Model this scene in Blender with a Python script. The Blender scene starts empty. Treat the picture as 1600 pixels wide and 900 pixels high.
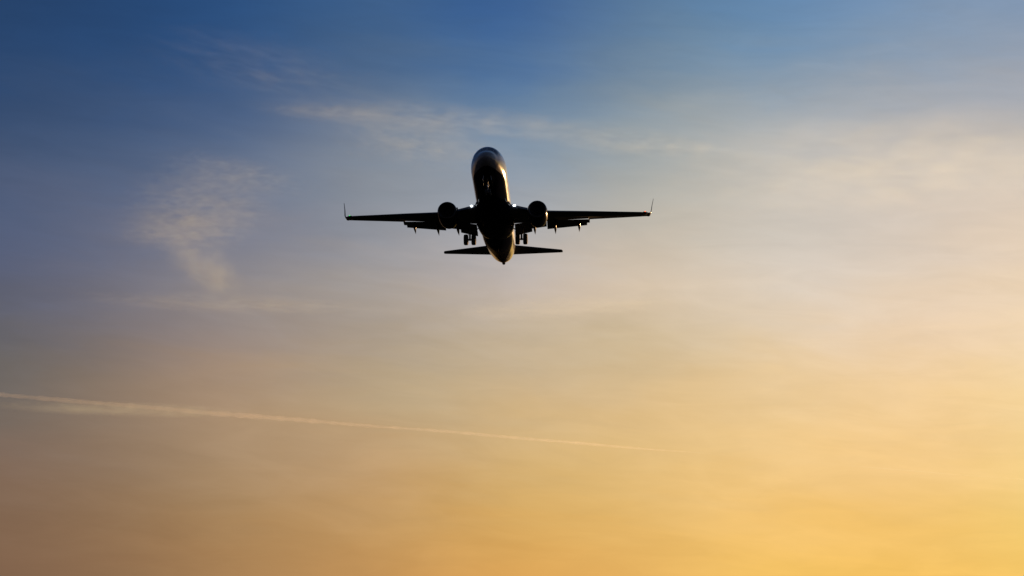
import bpy, bmesh, math, random
from math import sin, cos, tan, pi, radians, atan, atan2, sqrt, exp
from mathutils import Vector, Matrix

# ---------------------------------------------------------------- camera, sky, sun, exposure
SC = bpy.context.scene
COL = SC.collection
F = 3000.0                       # focal length in pixels of a 1600 px wide frame
TILT = 11.0                      # camera looks up by this many degrees
cam_d = bpy.data.cameras.new('camera')
cam_d.lens = F / 1600 * 36
cam_d.sensor_width = 36
cam_d.clip_start = 0.5
cam_d.clip_end = 400000
cam = bpy.data.objects.new('camera', cam_d)
cam.location = (0, 0, 1.7)
cam.rotation_euler = (radians(90 + TILT), 0, 0)
COL.objects.link(cam)
SC.camera = cam

SUN_AZ, SUN_EL = 28.5, 3.0       # to the right of the view direction, low above the horizon
sun_d = bpy.data.lights.new('sun', 'SUN')
sun_d.energy = 5.0
sun_d.angle = radians(0.5)
sun_d.color = (1.0, 0.55, 0.24)
sun = bpy.data.objects.new('sun', sun_d)
sdir = Vector((sin(radians(SUN_AZ)) * cos(radians(SUN_EL)), cos(radians(SUN_AZ)) * cos(radians(SUN_EL)), sin(radians(SUN_EL))))
sun.rotation_euler = sdir.to_track_quat('Z', 'Y').to_euler()
sun.location = (0, 0, 100)
COL.objects.link(sun)

SC.view_settings.view_transform = 'Standard'
SC.view_settings.look = 'None'
SC.view_settings.exposure = 0
SC.view_settings.gamma = 1
SC.view_settings.use_curve_mapping = False
SC.render.engine = 'CYCLES'
SC.cycles.use_denoising = True
SC.cycles.volume_max_steps = 256

def lin(c):
    c = c / 255.0
    return c / 12.92 if c <= 0.04045 else ((c + 0.055) / 1.055) ** 2.4

# the evening sky's colour by direction: sampled in elevation (rows) and azimuth (columns)
GX = [0, 200, 400, 600, 800, 1000, 1200, 1400, 1600]
GY = [0, 100, 150, 225, 300, 375, 450, 525, 600, 675, 750, 825, 900]
GC = [
 [(38,66,106),(44,75,117),(46,82,130),(60,93,136),(60,96,146),(86,118,154),(98,134,174),(117,143,171),(128,152,184)],
 [(44,71,110),(52,80,117),(56,86,128),(77,104,139),(82,114,154),(111,135,159),(124,150,176),(143,157,170),(154,164,178)],
 [(53,76,112),(62,85,120),(70,94,132),(95,117,144),(100,130,160),(129,146,160),(146,160,174),(163,166,171),(168,170,176)],
 [(66,84,114),(78,96,126),(94,110,138),(124,134,151),(130,146,166),(158,164,167),(182,184,184),(199,191,184),(200,192,184)],
 [(78,92,122),(90,104,133),(110,121,142),(140,146,154),(156,162,170),(180,178,170),(198,193,186),(210,198,184),(214,202,188)],
 [(88,97,122),(103,111,134),(130,130,142),(150,150,156),(176,173,173),(198,187,172),(207,199,189),(216,200,182),(226,206,186)],
 [(92,97,118),(114,116,130),(152,142,138),(167,159,154),(191,179,170),(213,194,170),(220,206,190),(228,208,184),(236,212,184)],
 [(102,100,106),(129,122,122),(157,140,130),(172,157,140),(193,176,153),(208,187,154),(228,206,176),(238,210,177),(245,213,176)],
 [(113,105,99),(145,129,114),(174,146,119),(183,162,130),(205,180,143),(218,188,142),(234,204,156),(245,209,161),(251,213,161)],
 [(125,108,97),(155,133,112),(173,144,113),(190,160,122),(208,176,128),(224,189,134),(238,202,145),(250,207,151),(255,210,150)],
 [(130,106,88),(156,128,102),(170,139,101),(195,158,112),(212,174,112),(229,190,124),(240,200,127),(255,208,137),(255,209,128)],
 [(130,102,80),(156,124,92),(171,134,90),(197,154,98),(216,169,97),(230,184,108),(240,194,111),(255,202,122),(255,204,116)],
 [(128,98,76),(154,118,84),(172,130,84),(200,150,89),(222,165,88),(233,180,97),(242,194,96),(255,199,107),(255,199,103)],
]
def table(px, py):
    px = min(max(px, 0), 1600); py = min(max(py, 0), 900)
    i = max(k for k in range(len(GX) - 1) if GX[k] <= px)
    j = max(k for k in range(len(GY) - 1) if GY[k] <= py)
    u = (px - GX[i]) / (GX[i+1] - GX[i]); v = (py - GY[j]) / (GY[j+1] - GY[j])
    r = []
    for c in range(3):
        a = GC[j][i][c] * (1-u) + GC[j][i+1][c] * u
        b = GC[j+1][i][c] * (1-u) + GC[j+1][i+1][c] * u
        r.append(lin(a * (1-v) + b * v))
    return r
def mixc(a, b, t): return [a[k] * (1-t) + b[k] * t for k in range(3)]
def sstep(a, b, x):
    t = min(max((x - a) / (b - a), 0), 1); return t * t * (3 - 2 * t)
def sky_colour(az, el):
    """Colour of the open sky in direction az (degrees, right of view), el (degrees above horizon)."""
    e = radians(el); a = radians(max(min(az, 60), -60)); t = radians(TILT)
    x = sin(a) * cos(e); y = cos(a) * cos(e); z = sin(e)
    f = y * cos(t) + z * sin(t); u = -y * sin(t) + z * cos(t)
    px = 800 + F * x / max(f, .05); py = 450 - F * u / max(f, .05)
    c = table(px, py)
    # beyond the sampled part: brighter round the sun, dim blue dusk behind and overhead
    gl = exp(-(((az - SUN_AZ) / 9.0) ** 2 + ((el - SUN_EL) / 7.0) ** 2))
    out = sstep(17, 30, az)
    c = [c[k] + (.30, .20, .08)[k] * gl * out for k in range(3)]
    low = mixc((.13, .10, .09), (.045, .05, .075), sstep(20, 110, abs(az)))
    top = (.022, .042, .10)
    dusk = mixc(low, top, sstep(-2, 38, el))
    w = max(sstep(22, 85, az) if az > 0 else sstep(16, 60, -az), sstep(21, 42, el))
    c = mixc(c, dusk, w)
    if el < 0: c = mixc(c, (.02, .018, .016), sstep(0, -12, el) if False else sstep(0, 12, -el))
    return c
NA, NE = 13, 25
AZ0, EL0, EW = 15.0, 11.0, 12.0
azs = [AZ0 * tan(pi * (min(max(k / (NA-1), .012), .988) - .5)) for k in range(NA)]
els = [EL0 + EW * tan(pi * (min(max(k / (NE-1), .02), .98) - .5)) for k in range(NE)]
azs = [max(-180, min(180, a)) for a in azs]; els = [max(-90, min(90, e)) for e in els]
samp = [[sky_colour(a, e) for e in els] for a in azs]
def prefilter(v):
    """Control values whose cubic B-spline passes through v (list of scalars)."""
    c = list(v); n = len(v)
    for _ in range(40):
        for i in range(n):
            l = c[i-1] if i else c[0]; r = c[i+1] if i < n-1 else c[-1]
            c[i] = max(0.0, (6 * v[i] - l - r) / 4)
    return c
for i in range(NA):
    for c in range(3):
        f_ = prefilter([samp[i][j][c] for j in range(NE)])
        for j in range(NE): samp[i][j][c] = f_[j]
for j in range(NE):
    for c in range(3):
        f_ = prefilter([samp[i][j][c] for i in range(NA)])
        for i in range(NA): samp[i][j][c] = f_[i]

world = bpy.data.worlds.new('World')
SC.world = world
world.use_nodes = True
NT = world.node_tree
NT.nodes.clear()
def nd(t, nt=NT, **kw):
    n = nt.nodes.new(t)
    for k, v in kw.items(): setattr(n, k, v)
    return n
def lk(a, b, nt=NT): nt.links.new(a, b)
def mth(op, a, b=None, c=None, nt=NT, clamp=False):
    n = nt.nodes.new('ShaderNodeMath'); n.operation = op; n.use_clamp = clamp
    for i, v in enumerate((a, b, c)):
        if v is None: continue
        if isinstance(v, (int, float)): n.inputs[i].default_value = v
        else: nt.links.new(v, n.inputs[i])
    return n.outputs[0]
def ramp_node(fac, stops, nt=NT, interp='B_SPLINE'):
    n = nt.nodes.new('ShaderNodeValToRGB'); cr = n.color_ramp
    cr.interpolation = interp
    while len(cr.elements) > 1: cr.elements.remove(cr.elements[-1])
    cr.elements[0].position = stops[0][0]; cr.elements[0].color = (*stops[0][1], 1)
    for p_, c_ in stops[1:]:
        e_ = cr.elements.new(p_); e_.color = (*c_, 1)
    nt.links.new(fac, n.inputs[0])
    return n.outputs[0]
tc = nd('ShaderNodeTexCoord')
sep = nd('ShaderNodeSeparateXYZ'); lk(tc.outputs['Generated'], sep.inputs[0])
X_, Y_, Z_ = sep.outputs
az_deg = mth('MULTIPLY', mth('ARCTAN2', X_, Y_), 180 / pi)
el_deg = mth('MULTIPLY', mth('ARCSINE', Z_), 180 / pi)
# thin, wind-drawn veils of high cloud bend the colour field a little
nv = nd('ShaderNodeCombineXYZ')
lk(mth('MULTIPLY', az_deg, 0.11), nv.inputs[0]); lk(mth('ADD', mth('MULTIPLY', el_deg, 0.55), mth('MULTIPLY', az_deg, 0.035)), nv.inputs[1])
def noise(vec, scale, detail, rough, dist=0.0, nt=NT):
    n = nt.nodes.new('ShaderNodeTexNoise'); n.inputs['Scale'].default_value = scale
    n.inputs['Detail'].default_value = detail; n.inputs['Roughness'].default_value = rough
    n.inputs['Distortion'].default_value = dist; nt.links.new(vec, n.inputs['Vector'])
    return n.outputs[0]
n1 = noise(nv.outputs[0], 1.0, 5, .55, .6)
n2 = noise(nv.outputs[0], 3.1, 5, .6, .9)
n3 = noise(nv.outputs[0], .45, 2, .5, .3)
nv2 = nd('ShaderNodeCombineXYZ')
lk(mth('MULTIPLY', az_deg, 0.17), nv2.inputs[0]); lk(mth('ADD', mth('MULTIPLY', el_deg, 0.55), mth('MULTIPLY', az_deg, 0.05)), nv2.inputs[1])
n4 = noise(nv2.outputs[0], 1.3, 6, .58, .8)
n4s = nd('ShaderNodeMapRange', interpolation_type='SMOOTHSTEP'); n4s.inputs[1].default_value = .38; n4s.inputs[2].default_value = .68; lk(n4, n4s.inputs[0])
warp = mth('MULTIPLY', mth('ADD', mth('MULTIPLY', mth('SUBTRACT', n1, .5), .6), mth('MULTIPLY', mth('SUBTRACT', n4, .5), .4)), 3.0)
el_w = mth('ADD', el_deg, mth('MULTIPLY', warp, 1.0))
def tanmap(v, c0, w):
    return mth('ADD', mth('DIVIDE', mth('ARCTANGENT', mth('DIVIDE', mth('SUBTRACT', v, c0), w)), pi), .5)
fa = tanmap(az_deg, 0.0, AZ0)
fe = tanmap(el_w, EL0, EW)
total = None
for i in range(NA):
    wgt = ramp_node(fa, [(k / (NA-1), (1, 1, 1) if k == i else (0, 0, 0)) for k in range(NA)])
    col = ramp_node(fe, [(j / (NE-1), samp[i][j]) for j in range(NE)])
    vm = nd('ShaderNodeVectorMath', operation='MULTIPLY'); lk(col, vm.inputs[0]); lk(wgt, vm.inputs[1])
    if total is None: total = vm.outputs[0]
    else:
        ad = nd('ShaderNodeVectorMath', operation='ADD'); lk(total, ad.inputs[0]); lk(vm.outputs[0], ad.inputs[1]); total = ad.outputs[0]
# soft brightness variation of the veil
gain = mth('ADD', 1.0, mth('ADD', mth('MULTIPLY', mth('ADD', mth('SUBTRACT', n2, .5), mth('MULTIPLY', mth('SUBTRACT', n4s.outputs[0], .5), .30)), .15), mth('MULTIPLY', mth('SUBTRACT', n3, .5), .10)))
sc_ = nd('ShaderNodeVectorMath', operation='SCALE'); lk(total, sc_.inputs[0]); lk(mth('MULTIPLY', gain, 10.0), sc_.inputs['Scale'])
sky = nd('ShaderNodeTexSky', sky_type='NISHITA')
sky.sun_disc = False
sky.sun_elevation = radians(SUN_EL)
sky.sun_rotation = radians(SUN_AZ)
sky.air_density = 1.0; sky.dust_density = 1.5; sky.ozone_density = 2.0
mx = nd('ShaderNodeMix', data_type='RGBA')
hi = nd('ShaderNodeMapRange', interpolation_type='SMOOTHSTEP'); hi.inputs[1].default_value = 38; hi.inputs[2].default_value = 75
lk(el_deg, hi.inputs[0]); lk(hi.outputs[0], mx.inputs[0])
lk(sc_.outputs[0], mx.inputs[6]); lk(sky.outputs[0], mx.inputs[7])
bg = nd('ShaderNodeBackground'); bg.inputs['Strength'].default_value = 0.1
lk(mx.outputs[2], bg.inputs['Color'])
wo = nd('ShaderNodeOutputWorld'); lk(bg.outputs[0], wo.inputs['Surface'])
world.cycles.sampling_method = 'MANUAL'
world.cycles.sample_map_resolution = 1024

# ---------------------------------------------------------------- materials
def principled(name, base, rough=.4, metal=0., coat=0., spec=.5, coat_rough=.05):
    m = bpy.data.materials.new(name); m.use_nodes = True
    b = m.node_tree.nodes['Principled BSDF']
    b.inputs['Base Color'].default_value = (*base, 1)
    b.inputs['Roughness'].default_value = rough
    b.inputs['Metallic'].default_value = metal
    b.inputs['Coat Weight'].default_value = coat
    b.inputs['Coat Roughness'].default_value = coat_rough
    b.inputs['Specular IOR Level'].default_value = spec
    return m, b
def worn(name, base, rough, metal=0., coat=0., spec=.5, amt=.25, scale=1.6, coat_rough=.05):
    """Paint or metal with streaky dirt and uneven gloss."""
    m, b = principled(name, base, rough, metal, coat, spec, coat_rough)
    nt = m.node_tree
    t = nt.nodes.new('ShaderNodeTexCoord'); mp = nt.nodes.new('ShaderNodeMapping')
    mp.inputs['Scale'].default_value = (3.0, .5, 3.0)
    nt.links.new(t.outputs['Object'], mp.inputs[0])
    n = noise(mp.outputs[0], scale, 6, .6, .4, nt)
    dk = tuple(c * (1 - amt) for c in base)
    c = ramp_node(n, [(.3, dk), (.65, base)], nt, 'LINEAR')
    nt.links.new(c, b.inputs['Base Color'])
    r = mth('ADD', rough - .06, mth('MULTIPLY', n, .14, nt=nt), nt=nt)
    nt.links.new(r, b.inputs['Roughness'])
    return m, b, nt, t, c

M = {}
M['grey'] = worn('wing_grey_paint', (.15, .155, .17), .34, spec=.3)[0]
M['lip'] = worn('smoked_inlet_metal', (.10, .10, .105), .3, metal=1.0)[0]
M['navy'] = worn('navy_gloss_paint', (.006, .008, .018), .17, coat=0, spec=.12)[0]
def matten(m, colour, f):
    """scuffed, matt paint: most of the gloss gone"""
    nt = m.node_tree; d = nt.nodes.new('ShaderNodeBsdfDiffuse'); d.inputs['Color'].default_value = (*colour, 1)
    ms = nt.nodes.new('ShaderNodeMixShader'); ms.inputs[0].default_value = f
    lk(nt.nodes['Principled BSDF'].outputs[0], ms.inputs[1], nt); lk(d.outputs[0], ms.inputs[2], nt)
    lk(ms.outputs[0], nt.nodes['Material Output'].inputs['Surface'], nt)
matten(M['navy'], (.007, .009, .018), .66)
matten(M['grey'], (.09, .095, .11), .72)
M['metal'] = worn('bare_aluminium', (.55, .55, .56), .28, metal=1.0)[0]
M['gearmetal'] = worn('grey_gear_steel', (.25, .25, .26), .45, metal=.3)[0]
M['dark'] = worn('dark_heat_stained_metal', (.05, .046, .042), .5, metal=.6)[0]
M['rubber'] = worn('tyre_rubber', (.02, .02, .02), .8)[0]
M['white'] = worn('white_gloss_paint', (.74, .74, .74), .32, coat=.5, amt=.1)[0]
M['glass'] = principled('cockpit_glass', (.01, .012, .015), .06, coat=.5)[0]
M['fan'] = worn('fan_blade_titanium', (.10, .10, .11), .4, metal=.8)[0]
M['inlet'] = worn('dark_inlet_lining', (.04, .04, .045), .7)[0]
def lamp_mat(name, col, strength):
    m = bpy.data.materials.new(name); m.use_nodes = True
    b = m.node_tree.nodes['Principled BSDF']
    b.inputs['Base Color'].default_value = (*[min(.8, c) for c in col], 1)
    b.inputs['Emission Color'].default_value = (*col, 1); b.inputs['Emission Strength'].default_value = strength
    return m
M['landing'] = lamp_mat('landing_lamp_glow', (.85, .93, 1.0), 6.0)
M['turnoff'] = lamp_mat('turnoff_lamp_glow', (.85, .93, 1.0), 2.6)
M['taxi'] = lamp_mat('taxi_lamp_dim', (.8, .85, 1.0), .04)
M['green'] = lamp_mat('green_lamp_glow', (.02, 1.0, .12), 1.2)
M['red'] = lamp_mat('red_lamp_glow', (1.0, .14, .02), 2.6)

# fuselage: white top and flanks, dark navy belly, one row of dark cabin windows per side
def fuselage_material():
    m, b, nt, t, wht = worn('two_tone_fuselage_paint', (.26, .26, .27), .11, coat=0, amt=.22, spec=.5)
    s = nt.nodes.new('ShaderNodeSeparateXYZ'); nt.links.new(t.outputs['Object'], s.inputs[0])
    x, y, z = s.outputs
    # belly line: z = level, lifting towards the tail and running out under the nose
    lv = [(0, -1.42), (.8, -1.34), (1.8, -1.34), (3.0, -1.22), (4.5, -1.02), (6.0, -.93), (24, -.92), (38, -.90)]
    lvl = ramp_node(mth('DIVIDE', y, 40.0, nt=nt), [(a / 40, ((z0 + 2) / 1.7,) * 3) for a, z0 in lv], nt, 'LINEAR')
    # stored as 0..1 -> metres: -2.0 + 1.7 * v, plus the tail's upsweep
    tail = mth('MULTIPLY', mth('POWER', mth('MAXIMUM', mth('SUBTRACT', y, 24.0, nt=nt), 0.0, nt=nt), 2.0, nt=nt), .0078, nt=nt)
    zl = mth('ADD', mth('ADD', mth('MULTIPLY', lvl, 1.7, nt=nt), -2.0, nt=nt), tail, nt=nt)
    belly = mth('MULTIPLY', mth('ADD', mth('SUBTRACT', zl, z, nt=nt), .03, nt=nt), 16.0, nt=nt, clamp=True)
    # windows
    fy = mth('FRACT', mth('DIVIDE', y, .508, nt=nt), nt=nt)
    wy = mth('LESS_THAN', mth('ABSOLUTE', mth('SUBTRACT', fy, .5, nt=nt), nt=nt), .23, nt=nt)
    wz = mth('LESS_THAN', mth('ABSOLUTE', mth('SUBTRACT', z, .42, nt=nt), nt=nt), .18, nt=nt)
    wr = mth('LESS_THAN', mth('ABSOLUTE', mth('SUBTRACT', y, 18.3, nt=nt), nt=nt), 12.0, nt=nt)
    win = mth('MULTIPLY', mth('MULTIPLY', wy, wz, nt=nt), wr, nt=nt)
    m1 = nt.nodes.new('ShaderNodeMix'); m1.data_type = 'RGBA'
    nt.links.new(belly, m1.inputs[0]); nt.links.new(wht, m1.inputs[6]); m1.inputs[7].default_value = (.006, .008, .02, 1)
    m2 = nt.nodes.new('ShaderNodeMix'); m2.data_type = 'RGBA'
    nt.links.new(win, m2.inputs[0]); nt.links.new(m1.outputs[2], m2.inputs[6]); m2.inputs[7].default_value = (.01, .012, .016, 1)
    nt.links.new(m2.outputs[2], b.inputs['Base Color'])
    nt.links.new(mth('SUBTRACT', .5, mth('MULTIPLY', belly, .47, nt=nt), nt=nt), b.inputs['Specular IOR Level'])
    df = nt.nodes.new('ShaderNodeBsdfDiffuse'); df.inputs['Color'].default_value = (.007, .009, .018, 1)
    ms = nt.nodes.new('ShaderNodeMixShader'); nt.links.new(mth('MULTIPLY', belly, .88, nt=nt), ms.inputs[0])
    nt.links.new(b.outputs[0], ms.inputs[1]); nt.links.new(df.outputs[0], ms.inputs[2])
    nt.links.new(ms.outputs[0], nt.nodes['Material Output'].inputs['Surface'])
    # skin that ripples slightly between its frames and stringers
    bp = nt.nodes.new('ShaderNodeBump'); bp.inputs['Strength'].default_value = .25; bp.inputs['Distance'].default_value = .02
    nt.links.new(noise(t.outputs['Object'], 1.7, 4, .6, .2, nt), bp.inputs['Height']); nt.links.new(bp.outputs[0], b.inputs['Normal'])
    return m
M['fuselage'] = fuselage_material()

# ---------------------------------------------------------------- mesh helpers (aircraft frame: x port, y aft, z up)
def obj(name, bm, mat, parent=None, smooth=True, sharp=35):
    bmesh.ops.remove_doubles(bm, verts=bm.verts, dist=1e-5)
    bmesh.ops.recalc_face_normals(bm, faces=bm.faces)
    me = bpy.data.meshes.new(name); bm.to_mesh(me); bm.free()
    me.materials.append(mat)
    if smooth:
        me.polygons.foreach_set('use_smooth', [True] * len(me.polygons))
        me.set_sharp_from_angle(angle=radians(sharp))
    o = bpy.data.objects.new(name, me); COL.objects.link(o)
    if parent: o.parent = parent
    return o
def loft(rings, bm=None, cap0=True, cap1=True, closed=True):
    bm = bm or bmesh.new()
    vs = [[bm.verts.new(p) for p in r] for r in rings]
    n = len(rings[0])
    for a, b in zip(vs, vs[1:]):
        for k in range(n if closed else n - 1):
            try: bm.faces.new((a[k], a[(k+1) % n], b[(k+1) % n], b[k]))
            except ValueError: pass
    if cap0: bm.faces.new(vs[0])
    if cap1: bm.faces.new(vs[-1][::-1])
    return bm
def box(bm, c, s, rot=None):
    g = bmesh.ops.create_cube(bm, size=1)['verts']
    for v in g:
        p = Vector((v.co.x * s[0], v.co.y * s[1], v.co.z * s[2]))
        if rot is not None: p = rot @ p
        v.co = p + Vector(c)
    return bm
def tube(bm, p0, p1, r0, r1=None, n=14):
    r1 = r0 if r1 is None else r1
    p0, p1 = Vector(p0), Vector(p1); d = (p1 - p0).normalized()
    u = d.orthogonal().normalized(); w = d.cross(u)
    rings = [[p + (u * cos(2*pi*k/n) + w * sin(2*pi*k/n)) * r for k in range(n)] for p, r in ((p0, r0), (p1, r1))]
    return loft(rings, bm)
def lathe_x(bm, c, prof, n=36):
    """profile [(offset along x, radius)] turned round the x axis through c; closed loop"""
    rings = [[(c[0] + dx, c[1] + r * cos(2*pi*k/n), c[2] + r * sin(2*pi*k/n)) for k in range(n)] for dx, r in prof]
    return loft(rings, bm)
def lathe_y(bm, c, prof, n=48, cap0=False, cap1=False, flat=0., tilt=0.):
    rings = []
    for dy, r in prof:
        ring = []
        for k in range(n):
            a = 2*pi*k/n; z = r * sin(a)
            if z < 0: z *= (1 - flat)
            ring.append((c[0] + r * cos(a) * (1 + flat*.35), c[1] + dy, c[2] + z + tilt * dy))
        rings.append(ring)
    return loft(rings, bm, cap0, cap1)
def interp(tab, x, i=1):
    if x <= tab[0][0]: return tab[0][i]
    for p, q in zip(tab, tab[1:]):
        if x <= q[0]:
            t = (x - p[0]) / (q[0] - p[0]); return p[i] * (1-t) + q[i] * t
    return tab[-1][i]
def smooth_interp(tab, x, i=1):
    """Catmull-Rom through the table"""
    if x <= tab[0][0]: return tab[0][i]
    if x >= tab[-1][0]: return tab[-1][i]
    k = max(j for j in range(len(tab)-1) if tab[j][0] <= x)
    p1, p2 = tab[k], tab[k+1]
    p0 = tab[k-1] if k else p1; p3 = tab[k+2] if k+2 < len(tab) else p2
    h = p2[0] - p1[0]; t = (x - p1[0]) / h
    m1 = (p2[i]-p0[i]) / (p2[0]-p0[0]) * h; m2 = (p3[i]-p1[i]) / (p3[0]-p1[0]) * h
    return (2*t**3-3*t*t+1)*p1[i] + (t**3-2*t*t+t)*m1 + (-2*t**3+3*t*t)*p2[i] + (t**3-t*t)*m2

# ---------------------------------------------------------------- aircraft placement (fitted to the photograph's perspective)
tilt = radians(TILT)
CX = Vector((1, 0, 0)); CY = Vector((0, -sin(tilt), cos(tilt))); CZ = Vector((0, cos(tilt), sin(tilt)))
PX, PY, PD = -1.80, 7.942, 215.04
rx, ry, rz = .311967520, .0438355746, -.0010951
def rotm(rx, ry, rz):
    Xm = Matrix(((1,0,0),(0,cos(rx),-sin(rx)),(0,sin(rx),cos(rx))))
    Ym = Matrix(((cos(ry),0,sin(ry)),(0,1,0),(-sin(ry),0,cos(ry))))
    Zm = Matrix(((cos(rz),-sin(rz),0),(sin(rz),cos(rz),0),(0,0,1)))
    return Zm @ Xm @ Ym
RM = rotm(rx, ry, rz)
def cam2world(v): return CX * v[0] + CY * v[1] + CZ * v[2]
def body_axis(v): return cam2world(RM @ Vector(v))      # v = (port, up, aft)
bx, by, bz = body_axis((1,0,0)), body_axis((0,0,1)), body_axis((0,1,0))
orig = Vector(cam.location) + cam2world(Vector((PX, PY, PD)) + RM @ Vector((0, 0, -20.0)))
MW = Matrix(((bx.x, by.x, bz.x, orig.x), (bx.y, by.y, bz.y, orig.y), (bx.z, by.z, bz.z, orig.z), (0, 0, 0, 1)))
PLANE = bpy.data.objects.new('airliner', None)
PLANE.matrix_world = MW
PLANE['label'] = 'dark twin-engined jet airliner in flight against the evening sky, landing gear and flaps down'
PLANE['category'] = 'airplane'
COL.objects.link(PLANE)

# ---------------------------------------------------------------- fuselage
FUS = [ # aft, top, bottom, half width
 (0.0, -.50, -.62, .06), (.06, -.33, -.80, .25), (.25, -.12, -1.00, .47), (.6, .10, -1.20, .72), (1.0, .32, -1.36, .93), (1.5, .56, -1.50, 1.12),
 (1.9, .86, -1.60, 1.27), (2.3, 1.18, -1.68, 1.39), (2.7, 1.45, -1.74, 1.49), (3.2, 1.66, -1.80, 1.60), (4.0, 1.84, -1.88, 1.74), (4.6, 1.91, -1.93, 1.81), (5.2, 1.96, -1.97, 1.85),
 (6.0, 2.0, -1.995, 1.878), (7.2, 2.0, -2.0, 1.88), (12.0, 2.0, -2.0, 1.88), (18.0, 2.0, -2.0, 1.88), (23.5, 2.0, -2.0, 1.88), (25.5, 2.0, -1.84, 1.88),
 (27.5, 2.0, -1.48, 1.85), (29.5, 2.0, -1.08, 1.77), (31.5, 2.0, -.68, 1.67), (33.5, 1.98, -.30, 1.54), (35.2, 1.90, .03, 1.34), (36.6, 1.78, .29, 1.10), (37.5, 1.66, .50, .80), (37.9, 1.56, .66, .50)]
def fus_ring(a, n=64, grow=0.):
    t, b, w = smooth_interp(FUS, a, 1) + grow, smooth_interp(FUS, a, 2) - grow, smooth_interp(FUS, a, 3) + grow
    c0 = (t + b) / 2 if a < 7 or a > 24 else 0.0
    ring = []
    for k in range(n):
        th = 2*pi*k/n
        z = c0 + (t - c0) * sin(th) if sin(th) > 0 else c0 + (c0 - b) * sin(th)
        ring.append((w * cos(th), a, z))
    return ring
sta = [0, .02, .06, .14, .25, .4, .6, .8, 1.0, 1.25, 1.5, 1.75, 2.0, 2.3, 2.6, 2.9, 3.3, 3.8, 4.4, 5, 5.6, 6.3, 7.2, 9, 11, 13, 15, 17, 19, 21, 23, 24, 25, 26, 27, 28, 29, 30, 31, 32, 33, 34, 35, 35.8, 36.5, 37.1, 37.6, 37.9]
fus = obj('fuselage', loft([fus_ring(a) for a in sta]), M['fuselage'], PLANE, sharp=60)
# cockpit windows: six panes lying 4 mm proud of the skin
def pane(a0, a1, t0, t1, slant=0.):
    bm = bmesh.new(); grid = []
    for i in range(5):
        row = []
        for j in range(5):
            th = radians(t0 + (t1 - t0) * j / 4); a = a0 + (a1 - a0) * i / 4 + slant * (j / 4)
            t, b, w = smooth_interp(FUS, a, 1), smooth_interp(FUS, a, 2), smooth_interp(FUS, a, 3)
            c0 = (t + b) / 2; row.append(bm.verts.new(((w + .012) * cos(th), a, c0 + (t - c0 + .012) * sin(th))))
        grid.append(row)
    for i in range(4):
        for j in range(4): bm.faces.new((grid[i][j], grid[i][j+1], grid[i+1][j+1], grid[i+1][j]))
    return bm
for t0, t1, a0, a1, sl in ((60, 87, 1.72, 2.52, 0), (34, 57, 1.95, 2.75, -.10), (20, 32, 2.5, 3.2, 0)):
    for s in (1, -1):
        if s == 1: bm = pane(a0, a1, t0, t1, sl)
        else: bm = pane(a0, a1, 180 - t0, 180 - t1, sl)
        obj('cockpit_window', bm, M['glass'], fus)
# belly fairing between the wings
rings = []
for i in range(17):
    a = 12.2 + 10.4 * i / 16; u = i / 16
    k = sin(pi * u) ** .55 if 0 < u < 1 else 0.0
    w = 1.55 + .62 * k; b = 1.75 + .58 * k; topz = -.95 + .18 * k
    ring = []
    for j in range(40):
        th = 2*pi*j/40; cth, sth = cos(th), sin(th)
        x = w * (abs(cth) ** .8) * (1 if cth > 0 else -1)
        z = topz + (abs(sth) ** .9) * ((b + topz) if sth < 0 else .3) * (1 if sth > 0 else -1)
        ring.append((x, a, z))
    rings.append(ring)
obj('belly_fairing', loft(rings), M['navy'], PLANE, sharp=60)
# auxiliary exhaust at the very tail
bm = bmesh.new(); lathe_y(bm, (0, 37.6, .95), [(0, .25), (.5, .24), (1.0, .19), (1.02, .14), (.6, .10)], 28, True, True, 0, -.16)
obj('tail_exhaust', bm, M['navy'], PLANE)

# ---------------------------------------------------------------- wings
LEA = [(0, 11.9), (1.88, 13.5), (5.0, 16.1), (17.0, 22.35)]
TEA = [(0, 20.9), (1.88, 21.0), (5.9, 21.05), (17.0, 23.95)]
LEC = [(0, -1.22), (1.88, -1.12), (5.0, -.80), (6.1, -.64), (10.4, .10), (17.0, 1.17)]
INC = [(0, -3.), (1.88, -3.5), (5.0, -5.2), (10.4, -4.8), (17.0, -4.2)]     # degrees, negative = trailing edge up
THK = [(0, .145), (1.88, .14), (5.0, .12), (17.0, .105)]
def wing_at(b): return smooth_interp(LEC, b) if b > 1.9 else interp(LEC, b)
def airfoil(n=12):
    """upper TE -> LE -> lower TE, unit chord"""
    pts = []
    def yt(x): return 5 * (.2969*sqrt(x) - .126*x - .3516*x*x + .2843*x**3 - .1036*x**4)
    xs = [.5 * (1 + cos(pi * k / n)) for k in range(n+1)]
    for x in xs: pts.append((x, yt(x), .015 * sin(pi * x)))
    for x in xs[::-1][1:]: pts.append((x, -yt(x), .015 * sin(pi * x)))
    return pts
AF = airfoil()
def foil(le, chord, thick, s=1, inc=0., cant=0., cut=1.0):
    """airfoil ring; le=(b,a,c); inc in deg; cant in deg tilts the section's normal outwards"""
    r = []; ci, si = cos(radians(inc)), sin(radians(inc)); cc, sc2 = cos(radians(cant)), sin(radians(cant))
    for x, y, cam_ in AF:
        x = x * cut
        h = (5 * (.2969*sqrt(x) - .126*x - .3516*x*x + .2843*x**3 - .1036*x**4)) * thick * (1 if y >= 0 else -1) + cam_
        X, Z = x * chord, h * chord
        a = X * ci + Z * si; z = -X * si + Z * ci
        r.append((s * (le[0] - z * sc2), le[1] + a, le[2] + z * cc))
    return r
def nav_colour(s): return M['red'] if s > 0 else M['green']
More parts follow.
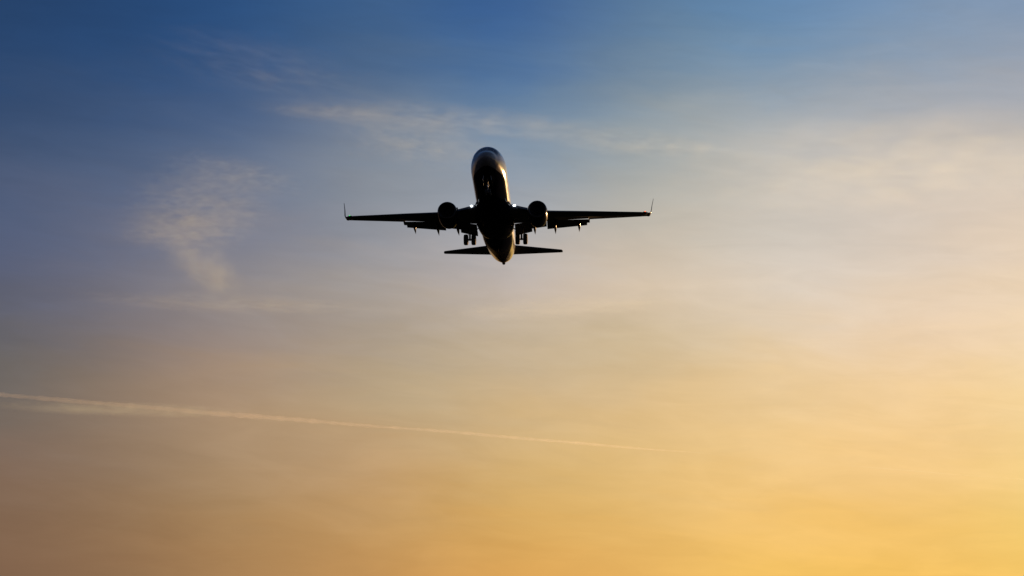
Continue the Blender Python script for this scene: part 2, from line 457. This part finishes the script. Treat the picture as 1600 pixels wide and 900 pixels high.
def make_wing(s):
    rings = []
    st = [.3, 1.88, 2.05, 2.06, 3.2, 4.24, 4.25, 5.0, 5.70, 5.71, 7, 8.5, 10.38, 10.39, 12, 13.5, 15, 16.2, 17.0]
    for b in st:
        cut = .80 if 2.06 <= b <= 10.38 else 1.0
        a0, a1 = interp(LEA, b), interp(TEA, b)
        rings.append(foil((b, a0, wing_at(b)), a1 - a0, interp(THK, b), s, interp(INC, b), 0, cut))
    w = obj('wing', loft(rings), M['grey'], PLANE)
    w['label'] = 'port wing with a red light at its tip' if s > 0 else 'starboard wing with a green light at its tip'
    # winglet, blended upwards from the tip
    wl = [((17.0, 22.36, 1.17), 1.58, -4, 0), ((17.22, 22.62, 1.22), 1.45, -3, 20), ((17.38, 22.90, 1.38), 1.30, -2, 46), ((17.47, 23.15, 1.62), 1.18, -1, 66),
          ((17.52, 23.45, 1.97), 1.06, 0, 76), ((17.62, 24.0, 2.7), .86, 0, 81), ((17.79, 24.65, 3.62), .58, 0, 81), ((17.81, 24.80, 3.74), .40, 0, 81)]
    rr = [foil(l, ch, .085, s, inc, cant) for l, ch, inc, cant in wl]
    obj('winglet', loft(rr), M['navy'], w)
    # navigation light in the tip's leading edge
    bm = bmesh.new(); bmesh.ops.create_icosphere(bm, subdivisions=2, radius=1)
    c = Vector((s * 16.75, 22.16, 1.20))
    for v in bm.verts: v.co = c + Vector((v.co.x * .08, v.co.y * .08, v.co.z * .06))
    obj('navigation_light', bm, nav_colour(s), w)
    bm = bmesh.new(); bmesh.ops.create_icosphere(bm, subdivisions=2, radius=1)
    c = Vector((s * 16.70, 22.55, 1.14))
    for v in bm.verts: v.co = c + Vector((v.co.x * .34, v.co.y * .5, v.co.z * .13))
    obj('tip_fairing', bm, M['grey'], w)
    # leading-edge slats, drooped forward
    for b0, b1 in ((5.95, 8.6), (8.66, 11.3), (11.36, 13.9), (13.96, 16.35)):
        rr = []
        for k in range(5):
            b = b0 + (b1 - b0) * k / 4; ch = .155 * (interp(TEA, b) - interp(LEA, b)) + .12
            rr.append(foil((b, interp(LEA, b) - .16, wing_at(b) - .03), ch, .30, s, 14))
        obj('slat', loft(rr), M['lip'], w)
    # Krueger flap inboard of the engine
    rr = []
    for b in (2.7, 3.3, 3.95):
        rr.append(foil((b, interp(LEA, b) - .42, wing_at(b) - .20), .50, .16, s, -25))
    obj('krueger_flap', loft(rr), M['grey'], w)
    # trailing-edge flaps, a little extended: main panels and the aft panels behind them
    def flap(st_, name, th=.13):
        rr = []
        for (b0, l0, t0), (b1, l1, t1) in zip(st_, st_[1:]):
            for k in range(4):
                t = k / 3; mixp = lambda p, q: (p[0]*(1-t)+q[0]*t, p[1]*(1-t)+q[1]*t)
                l, e_ = mixp(l0, l1), mixp(t0, t1)
                rr.append(foil((b0*(1-t)+b1*t, *l), math.hypot(e_[0]-l[0], e_[1]-l[1]), th, s, math.degrees(atan2(l[1]-e_[1], e_[0]-l[0]))))
            rr.pop()
        rr.append(foil((b1, *l1), math.hypot(t1[0]-l1[0], t1[1]-l1[1]), th, s, math.degrees(atan2(l1[1]-t1[1], t1[0]-l1[0]))))
        return obj(name, loft(rr), M['grey'], w)
    flap([(2.12, (19.7, -.97), (21.2, -1.26)), (4.2, (19.9, -.60), (21.2, -.98)), (5.66, (19.95, -.46), (21.25, -.76))], 'flap', .15)
    flap([(5.72, (19.95, -.51), (21.25, -.64)), (10.5, (21.1, -.02), (22.12, -.05))], 'flap', .15)
    flap([(2.1, (21.15, -1.27), (21.95, -1.57)), (4.02, (21.2, -.97), (22.0, -1.08))], 'aft_flap', .17)
    flap([(5.72, (21.2, -.58), (22.02, -.80)), (10.2, (22.0, -.03), (22.67, -.15))], 'aft_flap', .17)
    # flap track fairings
    for b, tip in ((9.30, (23.5, -.66)), (6.62, (23.3, -.95)), (4.32, (23.0, -1.08))):
        ch0 = interp(LEA, b) + .62 * (interp(TEA, b) - interp(LEA, b))
        z0 = wing_at(b) - .12
        rr = []
        L = tip[0] - ch0
        for k in range(15):
            u = k / 14; rad = .19 * (sin(pi * min(u * 1.8, 1) * .5) ** .7 if u < .55 else 1 - ((u - .55) / .45) ** 1.25)
            rad = max(rad, .012)
            if k == 0: rad = .02
            zc = z0 + (tip[1] - z0) * (u ** 1.6)
            rr.append([(s * b + rad * .82 * cos(2*pi*j/16), ch0 + L * u, zc + rad * 1.25 * sin(2*pi*j/16)) for j in range(16)])
        obj('flap_track_fairing', loft(rr), M['navy'], w)
    # landing light in the wing root
    bm = bmesh.new(); bmesh.ops.create_icosphere(bm, subdivisions=2, radius=1)
    c = Vector((s * 2.33, 13.72, -.97))
    for v in bm.verts: v.co = c + Vector((v.co.x * .16, v.co.y * .10, v.co.z * .11))
    obj('landing_light', bm, M['landing'], w)
    bm = bmesh.new(); bmesh.ops.create_icosphere(bm, subdivisions=2, radius=1)
    c = Vector((s * 1.72, 13.0, -.80))
    for v in bm.verts: v.co = c + Vector((v.co.x * .07, v.co.y * .07, v.co.z * .07))
    obj('turnoff_light', bm, M['turnoff'], w)
    return w
for s in (1, -1): make_wing(s)

# ---------------------------------------------------------------- engines
def make_engine(s):
    x, y0, z = s * 4.86, 12.0, -2.05
    tl = -.02
    bm = bmesh.new()
    outer = [(.0, .905), (-.02, .93), (.03, .975), (.15, 1.015), (.45, 1.055), (1.0, 1.08), (1.8, 1.08), (2.6, 1.03), (3.2, .94), (3.5, .87), (3.48, .84), (3.0, .84)]
    lathe_y(bm, (x, y0, z), outer, 56, False, False, .05, tl)
    e = obj('engine', bm, M['navy'], PLANE)
    bm = bmesh.new()
    lathe_y(bm, (x, y0, z), [(.16, 1.019), (.03, .979), (-.03, .94), (-.035, .915), (-.01, .885), (.06, .86), (.2, .83), (.22, .80)], 56, False, False, .05, tl)
    obj('inlet_lip', bm, M['lip'], e)
    bm = bmesh.new()
    lathe_y(bm, (x, y0, z), [(.19, .835), (.5, .79), (1.15, .79), (1.16, .30)], 48, False, True, .03, tl)
    obj('inlet_duct', bm, M['inlet'], e)
    bm = bmesh.new(); nb = 24
    for k in range(nb):
        a = 2*pi*k/nb; rr = []
        for q in range(4):
            r = .22 + .55 * q / 3; tw = radians(28 + 30 * q / 3); hw = .085 + .02 * q
            d = Vector((cos(a), 0, sin(a))); tg = Vector((-sin(a), 0, cos(a)))
            c = Vector((x, y0 + 1.0, z)) + d * r
            u = tg * sin(tw) * hw + Vector((0, 1, 0)) * cos(tw) * hw; n_ = u.cross(d).normalized() * .008
            rr.append([c - u - n_, c + u - n_, c + u + n_, c - u + n_])
        loft(rr, bm)
    obj('fan_blades', bm, M['fan'], e, smooth=False)
    bm = bmesh.new(); lathe_y(bm, (x, y0 + .55, z), [(0, .01), (.12, .09), (.3, .17), (.48, .23), (.6, .24)], 28, True, True)
    obj('spinner', bm, M['fan'], e)
    bm = bmesh.new(); lathe_y(bm, (x, y0 + 2.6, z - .04), [(0, .72), (.9, .66), (1.6, .50), (1.9, .43), (1.88, .40), (1.5, .40)], 40, True, True)
    obj('core_nozzle', bm, M['dark'], e)
    bm = bmesh.new(); lathe_y(bm, (x, y0 + 4.0, z - .06), [(0, .30), (.5, .24), (1.0, .05)], 28, True, True)
    obj('exhaust_plug', bm, M['dark'], e)
    # pylon from the cowl up and back to the wing
    prof = [(13.0, -1.05, -1.2), (14.0, -.82, -1.3), (15.2, -.70, -1.5), (16.3, -.75, -1.9), (17.6, -.86, -1.9), (18.8, -1.05, -1.35)]
    rr = []
    for k, (a, t, b) in enumerate(prof):
        hw = (.06, .15, .20, .20, .14, .04)[k]
        rr.append([(x - hw, a, b), (x + hw, a, b), (x + hw, a, t - .05), (x + hw * .5, a, t), (x - hw * .5, a, t), (x - hw, a, t - .05)])
    obj('pylon', loft(rr), M['navy'], e)
    # vortex strake on the inboard flank
    a = radians(40); c = Vector((x - s * 1.07 * cos(a), 13.1, z + 1.07 * sin(a)))
    d = Vector((-s * cos(a), 0, sin(a)))
    bm = bmesh.new(); rr = []
    for q in range(2):
        f_ = q
        p0 = c + d * (-.05 + .34 * f_) + Vector((0, .45 * f_, 0)); p1 = c + d * (-.05 + .30 * f_) + Vector((0, 1.15, 0))
        t_ = Vector((-d.z, 0, d.x)) * .012
        rr.append([p0 - t_, p1 - t_, p1 + t_, p0 + t_])
    obj('strake', loft(rr, bm), M['navy'], e, smooth=False)
    return e
for s in (1, -1): make_engine(s)

# ---------------------------------------------------------------- landing gear
def wheel(x, y, z, r, w, parent):
    bm = bmesh.new(); h = w / 2
    lathe_x(bm, (x, y, z), [(-h*.55, r*.52), (-h*.9, r*.60), (-h, r*.78), (-h*.86, r*.93), (-h*.5, r*.995), (0, r), (h*.5, r*.995), (h*.86, r*.93), (h, r*.78), (h*.9, r*.60), (h*.55, r*.52)], 40)
    ty = obj('wheel', bm, M['rubber'], parent)
    bm = bmesh.new()
    lathe_x(bm, (x, y, z), [(-h*.75, r*.12), (-h*.8, r*.2), (-h*.62, r*.3), (-h*.66, r*.53), (h*.66, r*.53), (h*.62, r*.3), (h*.8, r*.2), (h*.75, r*.12)], 28)
    return ty
def main_gear(s):
    x, y, z = s * 2.88, 19.7, -2.76
    bm = bmesh.new(); tube(bm, (x, y, -1.1), (x, y, -2.05), .13); tube(bm, (x, y, -2.0), (x, y, z + .02), .11)
    tube(bm, (x - .14, y, z), (x + .14, y, z), .12); tube(bm, (x - .45, y, z), (x + .45, y, z), .07)
    g = obj('main_landing_gear', bm, M['gearmetal'], PLANE)
    for d in (-.43, .43):
        wheel(x + d, y, z, .61, .50, g)
    bm = bmesh.new(); tube(bm, (x, y, -2.0), (x - s * .95, y - .05, -1.45), .06); tube(bm, (x, y + .05, -1.95), (x, y + .9, -1.35), .05)
    obj('side_strut', bm, M['gearmetal'], g)
    bm = bmesh.new(); tube(bm, (x, y - .14, -1.95), (x, y - .42, -2.35), .04); tube(bm, (x, y - .42, -2.35), (x, y - .08, z + .05), .04)
    obj('torque_link', bm, M['gearmetal'], g)
    bm = bmesh.new(); box(bm, (x + s * .17, y, -1.72), (.035, .55, .85))
    obj('gear_door', bm, M['navy'], g, smooth=False)
for s in (1, -1): main_gear(s)
x, y, z = 0, 4.05, -3.05
bm = bmesh.new(); tube(bm, (x, y, -1.5), (x, y - .02, -2.55), .085); tube(bm, (x, y - .02, -2.5), (x, y, z), .055); tube(bm, (x - .28, y, z), (x + .28, y, z), .05)
ng = obj('nose_landing_gear', bm, M['gearmetal'], PLANE)
for d in (-.21, .21): wheel(x + d, y, z, .34, .20, ng)
bm = bmesh.new(); tube(bm, (x, y, -2.4), (x, y - .95, -1.6), .045)
obj('drag_strut', bm, M['gearmetal'], ng)
for s in (1, -1):
    bm = bmesh.new(); box(bm, (s * .42, 3.45, -2.02), (.025, 1.75, .52), Matrix.Rotation(radians(-10 * s), 3, 'Y'))
    obj('gear_door', bm, M['white'], ng, smooth=False)
bm = bmesh.new(); tube(bm, (0, y - .16, -2.42), (0, y - .24, -2.43), .085)
obj('taxi_light', bm, M['taxi'], ng)

# ---------------------------------------------------------------- tail
for s in (1, -1):
    rr = []
    for k in range(9):
        t = k / 8; b = .5 + (7.05 - .5) * t
        a0 = 32.0 + (36.55 - 32.0) * t; a1 = 36.7 + (37.85 - 36.7) * t
        c = .86 + (1.74 - .86) * t
        rr.append(foil((b, a0, c), a1 - a0, .10, s, -4.5))
    b, a0, c = 7.18, 36.9, 1.77
    rr.append(foil((b, a0, c), .85, .05, s, -4.5))
    obj('horizontal_stabilizer', loft(rr), M['grey'], PLANE)
fin = [(1.6, 29.2, 36.9), (2.6, 31.2, 37.3), (4.0, 32.4, 37.8), (8.6, 36.2, 39.2), (8.9, 36.6, 39.3)]
rr = []
for c, a0, a1 in fin:
    rr.append([(h * (a1 - a0), a0 + x * (a1 - a0), c) for x, h in ((0, 0), (.05, .02), (.15, .038), (.35, .048), (.7, .03), (1, .002), (1, -.002), (.7, -.03), (.35, -.048), (.15, -.038), (.05, -.02))])
vf = obj('vertical_fin', loft(rr), M['navy'], PLANE)
# blade antennas and drain mast under the belly, beacon
for a, z0, hgt in ((9.2, -2.0, .28), (25.6, -1.86, .26)):
    bm = bmesh.new()
    loft([[(-.02, a, z0+.03), (.02, a, z0+.03), (.02, a+.35, z0+.03), (-.02, a+.35, z0+.03)], [(-.01, a+.16, z0-hgt), (.01, a+.16, z0-hgt), (.01, a+.34, z0-hgt), (-.01, a+.34, z0-hgt)]], bm)
    obj('blade_antenna', bm, M['navy'], PLANE, smooth=False)

# ---------------------------------------------------------------- ground
m, b = principled('dark_evening_grassland', (.03, .034, .018), 1.0, spec=0.0)
nt = m.node_tree; t = nt.nodes.new('ShaderNodeTexCoord')
c = ramp_node(noise(t.outputs['Object'], .004, 8, .6, .3, nt), [(.35, (.018, .022, .012)), (.65, (.036, .036, .02))], nt, 'LINEAR')
nt.links.new(c, b.inputs['Base Color'])
bm = bmesh.new(); bmesh.ops.create_circle(bm, cap_ends=True, radius=150000, segments=96)
g = obj('ground', bm, m, None, smooth=False); g['kind'] = 'structure'

# ---------------------------------------------------------------- high clouds: ice cloud lit by the low sun
def sky_point(px, py, alt):
    """where the line of sight of a 1600x900 frame position meets height alt"""
    d = (CX * ((px - 800) / F) + CY * ((450 - py) / F) + CZ).normalized()
    return Vector(cam.location) + d * ((alt - 1.7) / d.z)
def cloud_material(name, density, noise_scale=None, stretch=(1, 1, 1), lo=.45, hi=.75, edge=True, g=.55, colour=(1, .97, .95)):
    m = bpy.data.materials.new(name); m.use_nodes = True; nt = m.node_tree; nt.nodes.clear()
    v = nt.nodes.new('ShaderNodeVolumePrincipled'); v.inputs['Color'].default_value = (*colour, 1)
    v.inputs['Anisotropy'].default_value = g; v.inputs['Density'].default_value = density
    o = nt.nodes.new('ShaderNodeOutputMaterial'); nt.links.new(v.outputs[0], o.inputs['Volume'])
    if noise_scale:
        t = nt.nodes.new('ShaderNodeTexCoord'); mp = nt.nodes.new('ShaderNodeMapping'); mp.inputs['Scale'].default_value = stretch
        nt.links.new(t.outputs['Object'], mp.inputs[0])
        n = noise(mp.outputs[0], noise_scale, 5, .58, .5, nt)
        r = nt.nodes.new('ShaderNodeMapRange'); r.interpolation_type = 'SMOOTHSTEP'
        r.inputs[1].default_value = lo; r.inputs[2].default_value = hi; nt.links.new(n, r.inputs[0])
        # thins out towards the rim of the unit ellipsoid
        ln = nt.nodes.new('ShaderNodeVectorMath'); ln.operation = 'LENGTH'; nt.links.new(t.outputs['Object'], ln.inputs[0])
        f = nt.nodes.new('ShaderNodeMapRange'); f.interpolation_type = 'SMOOTHSTEP'
        f.inputs[1].default_value = 1.0; f.inputs[2].default_value = .15; f.inputs[3].default_value = 0; f.inputs[4].default_value = 1
        nt.links.new(ln.outputs['Value'], f.inputs[0])
        nt.links.new(mth('MULTIPLY', mth('MULTIPLY', r.outputs[0], f.outputs[0], nt=nt), density, nt=nt), v.inputs['Density'])
    return m
def contrail():
    pts = []
    A, B = sky_point(-160, 604, 9500), sky_point(1760, 763, 9500)
    n = 420; rnd = random.Random(4); rings = []
    d = (B - A).normalized(); side = d.cross(Vector((0, 0, 1))).normalized(); up = Vector((0, 0, 1))
    for k in range(n + 1):
        t = k / n; px = -160 + 1920 * t
        amp = interp([(-160, .9), (0, 1.0), (280, 1.2), (380, .75), (600, .75), (700, .8), (820, .45), (890, .15), (1000, .12), (1150, .12), (1230, .26), (1370, .24), (1450, .12), (1500, .2), (1540, .42), (1760, .5)], px)
        r = 104 * amp * (1 + .22 * rnd.uniform(-1, 1))
        c = A.lerp(B, t) + up * (14 * sin(t * 23) + 9 * sin(t * 61)) + side * 20 * sin(t * 40)
        rings.append([c + side * r * 1.6 * cos(2*pi*j/14) + up * r * .75 * sin(2*pi*j/14) for j in range(14)])
    return loft(rings)
c = obj('contrail', contrail(), cloud_material('contrail_ice', .00048, colour=(.95, .98, 1.0)), None)
c['label'] = 'thin pale contrail slanting down across the lower sky'; c['category'] = 'contrail'
def cirrus_cloud(label, A, B, hh, thick, density, ns, stretch, lo, hi, alt=9000):
    """flat ellipsoid of ice cloud at height alt whose long axis joins two sky positions; hh = half depth in metres"""
    bm = bmesh.new(); bmesh.ops.create_icosphere(bm, subdivisions=4, radius=1)
    o = obj('cirrus_cloud', bm, cloud_material('cirrus_ice', density, ns, stretch, lo, hi, colour=(.76, .95, 1.0)), None)
    a, b = sky_point(*A, alt), sky_point(*B, alt); d = b - a
    o.location = (a + b) / 2; o.scale = (d.length / 2, hh, thick); o.rotation_euler = (0, 0, atan2(d.y, d.x))
    o['label'] = label; o['category'] = 'cloud'; o['group'] = 'thin clouds high in the sky'
    return o
cirrus_cloud('mottled pinkish patch of high cloud left of the airliner', (345, 228), (282, 415), 1900, 380, .00028, 6.5, (2.4, 1.0, .8), .42, .68)
cirrus_cloud('pale tapering tail of cloud hanging below the mottled patch', (268, 345), (360, 476), 950, 330, .00027, 1.9, (1.6, 1, .5), .26, .80)
cirrus_cloud('feathery fingers of cloud reaching left from the mottled patch', (190, 345), (345, 372), 2000, 260, .00030, 3.6, (1.0, 2.6, .8), .40, .68)
cirrus_cloud('wispy veil of cloud at the upper right of the mottled patch', (300, 285), (440, 258), 2300, 260, .00028, 4.0, (1.2, 2.2, .8), .42, .72)
cirrus_cloud('long thin wispy streak of cloud just above the nose of the airliner', (350, 160), (1010, 212), 950, 260, .00040, 3.0, (2.4, .7, 1), .36, .72)
cirrus_cloud('narrow crisp streak of cloud at the left end of the long wispy streak', (385, 166), (650, 186), 520, 140, .00050, 3.0, (2.0, .8, 1), .36, .72)
cirrus_cloud('faint streak of cloud running right from above the nose of the airliner', (760, 200), (1230, 248), 900, 200, .00036, 3.0, (2.6, .8, 1), .36, .74)
cirrus_cloud('broad pale veil of cloud spread over the right side of the sky', (980, 225), (1720, 285), 5200, 420, .00013, 3.2, (1.6, 2.0, .8), .38, .64)
cirrus_cloud('faint level band of cloud at the left, above the contrail', (60, 462), (640, 486), 1500, 220, .00020, 3.0, (2.4, .8, 1), .36, .70)
cirrus_cloud('faint level band of cloud under the tail of the airliner', (640, 492), (1120, 470), 1500, 220, .00018, 3.0, (2.4, .8, 1), .36, .70)
cirrus_cloud('faint broken cloud wisps just left of the nose of the airliner', (520, 180), (760, 262), 1500, 260, .00032, 3.0, (1.6, 1.6, 1), .40, .75)
cirrus_cloud('faint feathery wisp of cloud above the long streak, near the top left', (300, 130), (520, 75), 2600, 260, .00024, 3.0, (2.0, 1.2, 1), .42, .8)
cirrus_cloud('soft smear of cloud spreading under the left end of the contrail', (-60, 630), (420, 648), 2200, 220, .00036, 1.5, (2.0, .6, .5), .25, .8, 9300)
